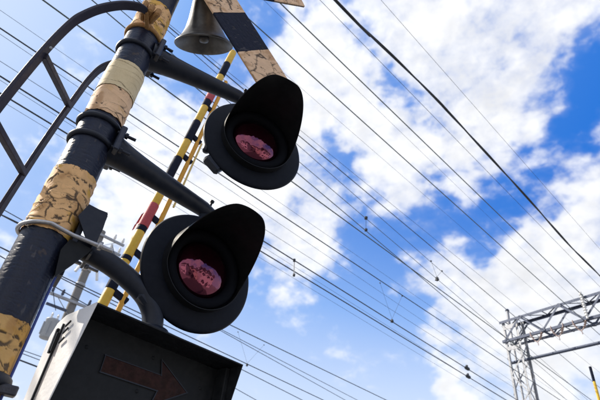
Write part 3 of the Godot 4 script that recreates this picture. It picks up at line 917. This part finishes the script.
# ------------------------------------------------------------------ crossing gate arm, raised
func gate_arm() -> void:
	var base := Vector3(-0.86, 2.494, -2.133)
	var d := Vector3(0.103, 0.993, -0.058).normalized()
	var foot := base - d * 1.52
	var t := thing("gate_arm", "raised yellow and black crossing gate pole behind the lamps", "crossing gate", Vector3(foot.x, 0.0, foot.z))
	var o := -Vector3(foot.x, 0.0, foot.z)
	var cuts := [[-1.52, -0.9, "k"], [-0.9, -0.40, "y"], [-0.40, -0.13, "k"], [-0.13, 0.055, "y"], [0.055, 0.115, "k"], [0.115, 0.225, "y"], [0.225, 0.25, "k"], [0.25, 0.41, "y"], [0.41, 0.442, "k"], [0.442, 0.60, "r"], [0.60, 0.72, "y"], [0.72, 0.978, "k"], [0.978, 1.134, "y"], [1.134, 1.322, "k"], [1.322, 1.48, "y"], [1.48, 1.545, "k"], [1.545, 1.64, "r"], [1.64, 1.842, "y"], [1.842, 2.003, "k"], [2.003, 2.165, "y"]]
	var side := Vector3(0.94, -0.06, 0.34).normalized()
	for c in cuts:
		var r: float = 0.0255 if c[2] != "k" else 0.0265
		if c[2] == "r": r = 0.0285
		var pts := [base + d * c[0] + o, base + d * (c[0] + 0.004) + o, base + d * (c[1] - 0.004) + o, base + d * c[1] + o]
		part({"y": "yellow_band", "k": "black_band", "r": "red_sleeve"}[c[2]], tube_mesh(pts, [r - 0.001, r, r, r - 0.001], 20), {"y": M.yellow, "k": M.rod_black, "r": M.red}[c[2]], t)
	# companion rod, with its clips
	var second0 := Vector3(-0.789, 2.49, -2.16)
	var second1 := Vector3(-0.628, 4.294, -2.26)
	var d2 := (second1 - second0).normalized()
	part("companion_rod", tube_mesh([second0 - d2 * 1.3 + o, second1 + o], 0.0135, 14), M.orange, t)
	part("tension_strip", tube_mesh([second0 + d2 * 0.62 + Vector3(0.035, 0, 0) + o, second0 + d2 * 1.15 + Vector3(0.03, 0, 0) + o], 0.006, 10), M.pale_yellow, t)
	for s: float in [0.06, 0.30, 0.53, 1.02, 1.20, 1.50, 1.78]:
		var a := base + d * s
		var b := second0 + d2 * (s - 0.03)
		var st := mb()
		bar(st, a + (b - a).normalized() * 0.01 + o, b + (b - a).normalized() * 0.022 + o, 0.011, 0.016, 0.003, d)
		part("clip", flat(st), M.rod_black, t)
	# torn red flag tied on
	var fl := mb()
	fl.set_smooth_group(0)
	var f0 := base + d * 0.455
	var left := -side
	var nx := 8
	var ny := 8
	var g := []
	for j in ny + 1:
		var row := []
		for i in nx + 1:
			var x := float(i) / nx
			var y := float(j) / ny
			var wv := 0.008 * sin(x * 5.0 + y * 4.0) + 0.006 * sin(y * 9.0)
			row.append(f0 + d * (y * 0.15 + 0.018 * sin(y * 13.0) * x - 0.03 * x) + left * (0.018 + x * (0.042 - 0.026 * y * y)) + Vector3(0.3, 0, 0.9) * wv + o)
		g.append(row)
	for j in ny:
		for i in nx:
			quad(fl, g[j][i], g[j][i + 1], g[j + 1][i + 1], g[j + 1][i])
	part("red_flag", flat(fl), M.red, t)
	# gate machine under the pole
	part("machine_case", box_mesh(Vector3(0.0, 0.75, 0.0), Vector3(0.2, 0.28, 0.26), 0.03), M.yellow, t)
	part("machine_post", box_mesh(Vector3(0.0, 0.235, 0.0), Vector3(0.1, 0.235, 0.1), 0.01), M.rod_black, t)

func far_gate() -> void:
	var at := Vector3(4.45, 0.0, -6.648)
	var t := thing("gate_arm", "distant raised black and yellow gate pole at the lower right corner", "crossing gate", at)
	var y := 0.0
	var i := 0
	for c in [[0.0, 1.6, "k"], [1.6, 2.2, "y"], [2.2, 2.7, "k"], [2.7, 3.2, "y"], [3.2, 3.45, "k"], [3.45, 3.60, "y"], [3.60, 3.70, "k"], [3.70, 3.93, "y"], [3.93, 4.01, "y"], [4.01, 4.22, "k"]]:
		part("yellow_band" if c[2] == "y" else "black_band", tube_mesh([Vector3(0, c[0], 0), Vector3(0, c[1], 0)], 0.019, 14), M.yellow if c[2] == "y" else M.rod_black, t)
	part("machine_case", box_mesh(Vector3(0.0, 0.5, 0.0), Vector3(0.2, 0.5, 0.25), 0.03), M.yellow, t)

# ------------------------------------------------------------------ catenary gantry
func gantry() -> void:
	var t := thing("catenary_gantry", "grey lattice steel portal carrying the overhead lines at lower right", "gantry", Vector3(7.322, 0, -14.675), -57.0)
	var L := 10.4
	var w := 0.46
	for col in 2:
		var x0 := 0.0 if col == 0 else L - w
		for lx in [0.0, w]:
			for lz in [-0.2, 0.2]:
				var st := mb()
				box(st, Vector3(x0 + lx, 4.26, lz), Vector3(0.034, 4.26, 0.006))
				box(st, Vector3(x0 + lx + (0.0295 if lx == 0.0 else -0.0295), 4.26, lz * 0.86), Vector3(0.006, 4.258, 0.034))
				part("leg", flat(st), M.galv, t)
		var n := 15
		for k in n:
			var y0 := 0.2 + 8.2 * k / n
			var y1 := 0.2 + 8.2 * (k + 1) / n
			for lz in [-0.215, 0.215]:
				var st := mb()
				var sw := k % 2 == 0
				bar(st, Vector3(x0 + (0.0 if sw else w), y0, lz), Vector3(x0 + (w if sw else 0.0), y1, lz), 0.020, 0.004, 0.0, Vector3.BACK)
				part("lacing_bar", flat(st), M.galv, t)
			for lx in [-0.045, w + 0.045]:
				var st := mb()
				bar(st, Vector3(x0 + lx, y0, -0.2 if k % 2 == 0 else 0.2), Vector3(x0 + lx, y1, 0.2 if k % 2 == 0 else -0.2), 0.020, 0.004, 0.0, Vector3.RIGHT)
				part("lacing_bar", flat(st), M.galv, t)
	# beam
	for cy in [7.86, 8.5]:
		for cz in [-0.25, 0.25]:
			var st := mb()
			box(st, Vector3(L / 2, cy, cz), Vector3(L / 2 + 0.1, 0.040, 0.006))
			box(st, Vector3(L / 2, cy + (0.034 if cy > 8 else -0.034), cz * 0.86), Vector3(L / 2 + 0.098, 0.006, 0.034))
			part("chord", flat(st), M.gantry, t)
	var m := 16
	for k in m:
		var xa := L * k / m
		var xb := L * (k + 1) / m
		for cz in [-0.262, 0.262]:
			var st := mb()
			var upw := k % 2 == 0
			bar(st, Vector3(xa, 7.86 if upw else 8.5, cz), Vector3(xb, 8.5 if upw else 7.86, cz), 0.028, 0.005, 0.0, Vector3.BACK)
			part("diagonal", flat(st), M.gantry, t)
		for cy in [7.815, 8.545]:
			var st := mb()
			bar(st, Vector3(xa, cy, -0.25 if k % 2 == 0 else 0.25), Vector3(xb, cy, 0.25 if k % 2 == 0 else -0.25), 0.022, 0.004, 0.0, Vector3.UP)
			part("diagonal", flat(st), M.gantry, t)
			st = mb()
			bar(st, Vector3(xa + 0.03, cy - 0.008, -0.25), Vector3(xa + 0.03, cy - 0.008, 0.25), 0.018, 0.004, 0.0, Vector3.UP)
			part("strut", flat(st), M.gantry, t)
	var gp := box_mesh(Vector3.ZERO, Vector3(0.085, 0.055, 0.004))
	for k in range(1, m):
		for cz in [-0.272, 0.272]:
			var cy := 8.47 if k % 2 == 1 else 7.89
			var gpl := part("gusset", gp, M.gantry, t, Vector3(L * k / m, cy, cz))
			for q in 4:
				var bx := Vector3(-0.055 if q % 2 == 0 else 0.055, -0.03 if q < 2 else 0.03, 0.006 * signf(cz))
				part("bolt_head", lathe_mesh([[0, 0.006], [0.012, 0.006], [0.012, -0.004]], 6, bx, Basis(Vector3.RIGHT, PI / 2 * signf(cz))), M.galv, gpl)
	# lower beam and its hangers, top horn, brace plates
	part("lower_rail", tube_mesh([Vector3(-0.08, 7.23, 0.0), Vector3(L, 7.18, 0.0)], 0.045, 10), M.gantry, t)
	for x in [2.97, 6.2, 8.9]:
		var st := mb()
		bar(st, Vector3(x, 7.2, 0.0), Vector3(x, 7.84, 0.0), 0.045, 0.03, 0.004)
		part("hanger", flat(st), M.gantry, t)
	var sh := mb()
	tube(sh, [Vector3(0.10, 8.4, 0.0), Vector3(0.12, 8.95, 0.0)], 0.05, 10)
	part("horn", flat(sh), M.galv, t)
	part("horn_cap", lathe_mesh([[0, 0.08], [0.05, 0.07], [0.07, 0.02], [0.05, 0.0], [0, 0]], 12, Vector3(0.12, 8.94, 0)), M.gantry, t)
	part("gusset", box_mesh(Vector3(0.20, 8.30, 0.226), Vector3(0.20, 0.07, 0.006)), M.galv, t)
	part("gusset", box_mesh(Vector3(0.22, 7.6, 0.226), Vector3(0.22, 0.06, 0.006)), M.galv, t)
	for x in [0.0, L - w]: part("footing", box_mesh(Vector3(x + w / 2, 0.15, 0), Vector3(0.5, 0.15, 0.45), 0.03), M.concrete, t)
	# things hung on it
	var b := Basis(Vector3.UP, deg_to_rad(-57.0))
	var names := ["nearest the lattice column", "in the middle of the three", "nearest the white post insulator"]
	for k in 3:
		var x: float = [1.08, 1.75, 2.42][k]
		var it := thing("insulator_loop", "pinkish brown insulator loop under the gantry beam, " + names[k], "insulator", t.position + b * Vector3(x, 0, 0.3), -57.0, "insulator loops under the beam")
		var pts := []
		for i in 17:
			var f := i / 16.0
			pts.append(Vector3(-0.19 + 0.38 * f, 7.86 - 0.30 * sin(PI * f), -0.04 + 0.02 * sin(f * PI)))
		part("jumper", tube_mesh(pts, 0.014, 8), M.insulator, it)
		for s in [-1, 1]:
			for j in 3:
				var q := Vector3(0.165 * s - 0.028 * s * j, 7.78 - 0.06 * j, -0.035)
				part("shed", lathe_mesh([[0, 0.02], [0.022, 0.018], [0.05, 0.0], [0.045, -0.008], [0.015, -0.012], [0, -0.012]], 12, q, Basis(Vector3.BACK, 0.5 * s)), M.insulator, it)
		part("hook", tube_mesh([Vector3(0, 7.57, -0.02), Vector3(0.01, 7.45, -0.02)], 0.012, 8), M.insulator, it)
		part("hook", tube_mesh([Vector3(-0.185, 7.93, -0.04), Vector3(-0.185, 7.84, -0.04)], 0.016, 8), M.insulator, it)
		part("hook", tube_mesh([Vector3(0.185, 7.93, -0.04), Vector3(0.185, 7.84, -0.04)], 0.016, 8), M.insulator, it)
	var pi := thing("post_insulator", "white ribbed post insulator standing upright on the gantry beam", "insulator", t.position + b * Vector3(2.69, 0, 0.31), -57.0)
	part("core", tube_mesh([Vector3(0, 7.84, 0), Vector3(0, 8.66, 0)], 0.034, 12), M.porcelain, pi)
	for k in 9:
		part("shed", lathe_mesh([[0.03, 0.02], [0.062, 0.0], [0.03, -0.012]], 14, Vector3(0, 7.93 + 0.08 * k, 0)), M.porcelain, pi)

# ------------------------------------------------------------------ utility pole
func utility_pole() -> void:
	var at := Vector3(-7.636, 0, -16.3)
	var t := thing("utility_pole", "grey concrete utility pole seen between the mast and the box", "utility pole", at, 42.0)
	var pts := []
	var rad := []
	for i in 13:
		pts.append(Vector3(0, 11.25 * i / 12.0, 0))
		rad.append(lerpf(0.19, 0.135, i / 12.0))
	part("shaft", tube_mesh(pts, rad, 24), M.concrete, t)
	for y in [11.0, 10.55, 8.15]:
		var st := mb()
		box(st, Vector3(0, y, 0.18), Vector3(0.95, 0.045, 0.045), 0.006)
		part("crossarm", flat(st), M.galv, t)
		for x in [-0.85, -0.5, 0.5, 0.85]:
			part("pin_insulator", lathe_mesh([[0, 0.26], [0.03, 0.25], [0.05, 0.2], [0.035, 0.17], [0.06, 0.13], [0.04, 0.1], [0.06, 0.06], [0.02, 0.04], [0.02, 0.0]], 12, Vector3(x, y + 0.045, 0.18)), M.porcelain if y > 9 else M.gantry, t)
		for x in [-1, 1]:
			st = mb()
			bar(st, Vector3(0.6 * x, y - 0.03, 0.16), Vector3(0.02 * x, y - 0.5, 0.15), 0.018, 0.006)
			part("brace", flat(st), M.galv, t)
	part("crossarm", box_mesh(Vector3(-0.52, 7.78, 0.17), Vector3(0.36, 0.04, 0.04), 0.005), M.gantry, t)
	part("strain_insulator", tube_mesh([Vector3(-0.9, 8.1, 0.2), Vector3(-1.15, 8.02, 0.3)], 0.035, 10), M.porcelain, t)
	part("jumper_wire", tube_mesh(smooth_path([Vector3(-0.85, 8.3, 0.18), Vector3(-0.7, 7.9, 0.3), Vector3(-0.5, 7.65, 0.2)], 6), 0.012, 6), M.wire, t)
	part("jumper_wire", tube_mesh(smooth_path([Vector3(0.5, 10.8, 0.2), Vector3(0.65, 10.2, 0.4), Vector3(0.35, 9.7, 0.2)], 6), 0.014, 6), M.wire, t)
	part("jumper_wire", tube_mesh(smooth_path([Vector3(-0.5, 10.8, 0.2), Vector3(-0.6, 10.1, 0.4), Vector3(-0.3, 9.65, 0.2)], 6), 0.014, 6), M.wire, t)
	for y in [9.5, 8.9]:
		part("band", ring_mesh(Vector3(0, y, 0), 0.155, 0.02, 0.05), M.galv, t)
	part("step_bolt", tube_mesh([Vector3(0.1, 9.7, 0), Vector3(0.42, 9.7, 0)], 0.014, 8), M.gantry, t)
	part("cutout_switch", tube_mesh([Vector3(-0.3, 9.62, 0.2), Vector3(-0.42, 9.2, 0.24)], 0.05, 10), M.porcelain, t)
	part("cutout_switch", tube_mesh([Vector3(0.3, 9.62, 0.2), Vector3(0.42, 9.2, 0.24)], 0.05, 10), M.porcelain, t)
	var tr := thing("pole_transformer", "pale grey can transformer slung on the concrete utility pole", "transformer", at + Basis(Vector3.UP, deg_to_rad(42.0)) * Vector3(-0.42, 6.7, 0.12), 42.0)
	part("tank", lathe_mesh([[0, 0.0], [0.20, 0.0], [0.225, 0.03], [0.225, 0.60], [0.24, 0.62], [0.22, 0.66], [0, 0.70]], 28), M.transformer, tr)
	for x in [-0.1, 0.1]:
		part("bushing", lathe_mesh([[0, 0.9], [0.02, 0.88], [0.045, 0.8], [0.03, 0.76], [0.05, 0.70], [0.03, 0.66]], 12, Vector3(x, 0, 0)), M.porcelain, tr)
	part("mount", box_mesh(Vector3(0.24, 0.35, 0), Vector3(0.09, 0.04, 0.12), 0.005), M.galv, tr)
	for k in 6:
		var a := TAU * k / 6.0
		part("cooling_fin", box_mesh(Vector3(cos(a) * 0.24, 0.3, sin(a) * 0.24), Vector3(0.03, 0.22, 0.005), 0.0, Basis(Vector3.UP, -a)), M.transformer, tr)

# ------------------------------------------------------------------ overhead wires
# point on the wire, azimuth of its run, radius, material, label
func wires() -> void:
	var G := "overhead wires along the railway"
	var list := [
		[0.878, 8.5, -3.865, 48.98, 0.0060, "wire", "hair-thin wire highest of all, right of the thick twisted cable"],
		[-0.04, 7.5, -3.402, 49.01, 0.0072, "blue_wire", "thin wire running just left of the thick twisted cable"],
		[-0.64, 7.8, -3.648, 48.71, 0.0135, "copper_wire", "dark wire from the top edge, second firm line left of the cable"],
		[-0.317, 8.6, -4.697, 48.2, 0.0050, "blue_wire", "faint hair-thin wire between the two firm dark upper wires"],
		[-1.026, 7.8, -4.008, 48.71, 0.0135, "copper_wire", "dark wire that leaves the crossbuck's edge towards the gantry beam"],
		[-0.234, 8.4, -5.626, 48.57, 0.0050, "blue_wire", "faint hair-thin wire starting behind the upper light's hood tip"],
		[-0.15, 8.0, -6.305, 48.24, 0.0072, "blue_wire", "thin bluish wire through the blue gap beside the upper light"],
		[-3.137, 8.9, -4.587, 46.76, 0.0145, "wire", "dark wire that runs from the upper light to the gantry horn"],
		[-0.816, 5.75, -3.632, 44.59, 0.0072, "wire", "messenger wire above the small clamp right of the upper light"],
		[-1.89, 5.4, -2.419, 44.62, 0.0079, "copper_wire", "contact wire that carries the small clamp right of the upper light"],
		[-2.371, 6.0, -2.823, 44.04, 0.0092, "copper_wire", "greenish wire just below the contact wire with the clamp"],
		[-2.64, 5.6, -2.626, 47.68, 0.0112, "copper_wire", "thick green-grey wire from the top left, passing under the upper light"],
		[-3.824, 6.5, -3.417, 47.41, 0.0050, "blue_wire", "thin faint wire above the dark one passing between both lights"],
		[-3.616, 6.1, -3.374, 47.68, 0.0125, "wire", "dark messenger wire passing between the two hooded lights"],
		[-3.246, 5.6, -3.072, 46.18, 0.0046, "blue_wire", "thin wire just under the dark messenger between the lights"],
		[-4.166, 6.5, -4.196, 47.1, 0.0076, "blue_wire", "thin wire that leaves the lower light's hood at its widest point"],
		[-3.363, 5.45, -3.504, 46.48, 0.0135, "wire", "dark contact wire right of the lower light, upper of the close pair"],
		[-3.872, 6.0, -4.07, 45.51, 0.0055, "blue_wire", "thin wire close under the upper of the dark pair"],
		[-3.428, 5.4, -3.706, 46.54, 0.0138, "wire", "dark contact wire right of the lower light, lower of the close pair"],
		[-4.109, 6.2, -4.71, 45.86, 0.0058, "blue_wire", "thin wire close under the lower of the dark pair"],
		[-5.468, 6.176, -7.526, 45.16, 0.017, "blue_wire", "messenger wire above the clamp beside the direction box corner"],
		[-1.683, 7.0, -14.403, 40.98, 0.014, "blue_wire", "thin wire under the messenger by the direction box, upper of two"],
		[-1.571, 6.8, -14.097, 38.06, 0.014, "blue_wire", "thin wire under the messenger by the direction box, lower of two"],
		[-5.011, 5.4, -7.324, 41.44, 0.0155, "blue_wire", "contact wire with the clamp touching the direction box corner"],
		[-4.332, 5.4, -8.213, 37.69, 0.0145, "blue_wire", "wire leaving the right edge of the direction box, upper one"],
		[-5.813, 6.4, -10.869, 30.36, 0.0185, "blue_wire", "wire leaving the right edge of the direction box, lower one"],
		[-10.739, 7.5, -20.23, 41.74, 0.022, "blue_wire", "topmost of three low wires between the mast and the box side"],
		[-10.027, 7.0, -18.914, 36.72, 0.022, "blue_wire", "middle of three low wires between the mast and the box side"],
		[-9.564, 6.5, -17.956, 33.92, 0.042, "blue_wire", "thickest and lowest of three wires between the mast and the box"]]
	for w in list:
		var p := Vector3(w[0], w[1], w[2])
		var d := azv(w[3])
		var st := mb()
		var pts := []
		for i in 16: pts.append(p + d * (-14.0 + 84.0 * i / 15.0))
		tube(st, pts, w[4] * (0.68 if w[4] > 0.0085 else 0.48), 8)
		tag(part("overhead_wire", flat(st), M[w[5]], self), w[6], "wire", G)
	# the lashed cable: two strands wound together round sagging points
	var core := smooth_path([Vector3(-12.0, 5.9, 8.1), Vector3(-4.0, 5.62, 1.24), Vector3(0.106, 5.6, -2.29), Vector3(0.38, 5.617, -2.526), Vector3(0.845, 5.681, -2.926), Vector3(1.356, 5.716, -3.367), Vector3(1.553, 5.71, -3.536), Vector3(2.226, 5.691, -4.116), Vector3(3.016, 5.647, -4.797), Vector3(4.006, 5.571, -5.65), Vector3(4.836, 5.6, -6.365), Vector3(10.0, 5.75, -10.81), Vector3(40.0, 6.5, -36.6)], 24)
	var t := thing("twisted_cable", "thickest black twisted cable sweeping down across the upper right sky", "cable")
	var s1 := []
	var s2 := []
	var s := 0.0
	for i in core.size():
		if i > 0: s += core[i].distance_to(core[i - 1])
		var n := Vector3(0.66, 0, 0.75)
		var off := (Vector3.UP * cos(s * 3.2) + n * sin(s * 3.2)) * 0.0065
		s1.append(core[i] + off)
		s2.append(core[i] - off)
	part("strand", tube_mesh(s1, 0.0088, 10), M.wire, t)
	part("strand", tube_mesh(s2, 0.0068, 10), M.wire, t)
	# droppers and clamps between messenger and contact wires
	var drops := [[Vector3(2.043, 5.464, -8.638), [Vector3(1.734, 6.045, -8.246), Vector3(2.289, 6.079, -8.751)], "dropper clamp hanging below the messenger wire right of the lower light"],
		[Vector3(2.333, 5.401, -6.699), [Vector3(2.288, 5.774, -6.78), Vector3(2.556, 5.768, -7.053)], "small dropper clamp among the wires right of the upper light"],
		[Vector3(-0.845, 5.377, -12.044), [Vector3(-1.185, 6.095, -11.786), Vector3(-0.51, 6.079, -12.457)], "dropper clamp with two stays at the direction box corner"]]
	for dr in drops:
		var dt := thing("dropper", dr[2], "wire clamp", dr[0], -(47.0 - 90.0))
		var inv := dt.transform.affine_inverse()
		part("clamp", box_mesh(Vector3(0, 0.0, 0), Vector3(0.022, 0.032, 0.020), 0.006), M.wire, dt)
		part("clamp_bolt", tube_mesh([Vector3(0, -0.015, -0.036), Vector3(0, -0.015, 0.036)], 0.009, 8), M.wire, dt)
		for e in dr[1]: part("stay", tube_mesh([Vector3(0, 0.04, 0), inv * e], 0.0022, 6), M.blue_wire, dt)
		for e in dr[1]: part("stay_grip", box_mesh(inv * e, Vector3(0.016, 0.009, 0.009), 0.003), M.wire, dt)
	var sp := thing("wire_spacer", "white spacer bar joining the close dark pair of contact wires", "wire spacer", Vector3(0.02, 5.402, -6.717))
	part("rod", tube_mesh([Vector3(0, 0.06, 0), Vector3(0.023, -0.066, -0.279)], 0.008, 8), M.porcelain, sp)
	part("grip", box_mesh(Vector3(0, 0.05, 0), Vector3(0.02, 0.024, 0.02), 0.006), M.wire, sp)
	part("grip", box_mesh(Vector3(0.023, -0.066, -0.279), Vector3(0.02, 0.024, 0.02), 0.006), M.wire, sp)
	var s2t := thing("wire_spacer", "thin spacer rod between two wires in the blue gap", "wire spacer", Vector3(0.926, 5.411, -5.273))
	part("rod", tube_mesh([Vector3(0, 0, 0), Vector3(0.208, 0.607, -1.174)], 0.003, 8), M.wire, s2t)
	part("grip", box_mesh(Vector3(0, 0, 0), Vector3(0.02, 0.02, 0.02), 0.005), M.wire, s2t)
	part("grip", box_mesh(Vector3(0.208, 0.607, -1.174), Vector3(0.022, 0.022, 0.022), 0.005), M.wire, s2t)
	var kn := 0
	for p in [Vector3(4.244, 5.458, -10.728), Vector3(4.403, 5.408, -11.128)]:
		var k := thing("wire_joint", ["dark joint on the upper wire of the pair left of the gantry", "dark joint on the lower wire of the pair left of the gantry"][kn], "wire joint", p, 43.0)
		part("sleeve", lathe_mesh([[0, 0.09], [0.03, 0.08], [0.04, 0.05], [0.04, -0.05], [0.03, -0.08], [0, -0.09]], 10, Vector3.ZERO, Basis(Vector3.BACK, PI / 2)), M.wire, k)
		part("lug", box_mesh(Vector3(0, 0.045, 0), Vector3(0.02, 0.03, 0.02), 0.004), M.wire, k)
		kn += 1

# ------------------------------------------------------------------ houses across the street, mirrored in the lenses
func houses() -> void:
	var wall := [worn(Color(0.62, 0.61, 0.58), Color(0.72, 0.71, 0.68), 0.03, 0.8), worn(Color(0.52, 0.47, 0.40), Color(0.60, 0.55, 0.47), 0.03, 0.8), worn(Color(0.66, 0.66, 0.66), Color(0.74, 0.74, 0.74), 0.03, 0.8)]
	var roof := worn(Color(0.05, 0.055, 0.065), Color(0.10, 0.10, 0.11), 0.05, 0.6)
	var glass := mat(Color(0.03, 0.04, 0.05), 0.08)
	var spots := [[azv(112.0) * 13.0, 48.0 + 90, 6.0, 5.6, 3.2], [azv(142.0) * 19.0, -48.0, 7.5, 6.0, 3.4], [azv(172.0) * 14.0, -48.0, 6.5, 5.4, 3.2]]
	var says := ["white two-storey house across the street behind the viewer, outside the picture", "beige two-storey house at the street's end behind the viewer, outside the picture", "pale grey two-storey house nearest behind the viewer, outside the picture"]
	for i in 3:
		var s: Array = spots[i]
		var t := thing("house", says[i], "house", s[0], 42.0, "houses behind the viewer")
		var hx: float = s[2] / 2
		var hh: float = s[3]
		var hz: float = s[4]
		part("wall", box_mesh(Vector3(0, hh / 2, 0), Vector3(hx, hh / 2, hz)), wall[i], t)
		var st := mb()
		plate(st, PackedVector2Array([Vector2(-hz - 0.5, hh + 0.002), Vector2(hz + 0.5, hh + 0.002), Vector2(0, hh + 1.9)]), -hx - 0.4, hx + 0.4, Basis(Vector3(0, 0, 1), Vector3(0, 1, 0), Vector3(-1, 0, 0)))
		part("roof", flat(st), roof, t)
		for zz in [-1, 1]:
			for fl in 2:
				for k in 3:
					var c := Vector3((k - 1) * s[2] * 0.3, 1.5 + fl * 2.7, (hz + 0.01) * zz)
					if fl == 0 and k == 1:
						part("door", box_mesh(Vector3(c.x, 1.05, c.z), Vector3(0.45, 1.05, 0.03)), roof, t)
						continue
					var wn := part("window", box_mesh(c, Vector3(0.62, 0.55, 0.03)), M.galv, t)
					part("pane", box_mesh(c + Vector3(0, 0, 0.012 * zz), Vector3(0.55, 0.48, 0.03)), glass, wn)
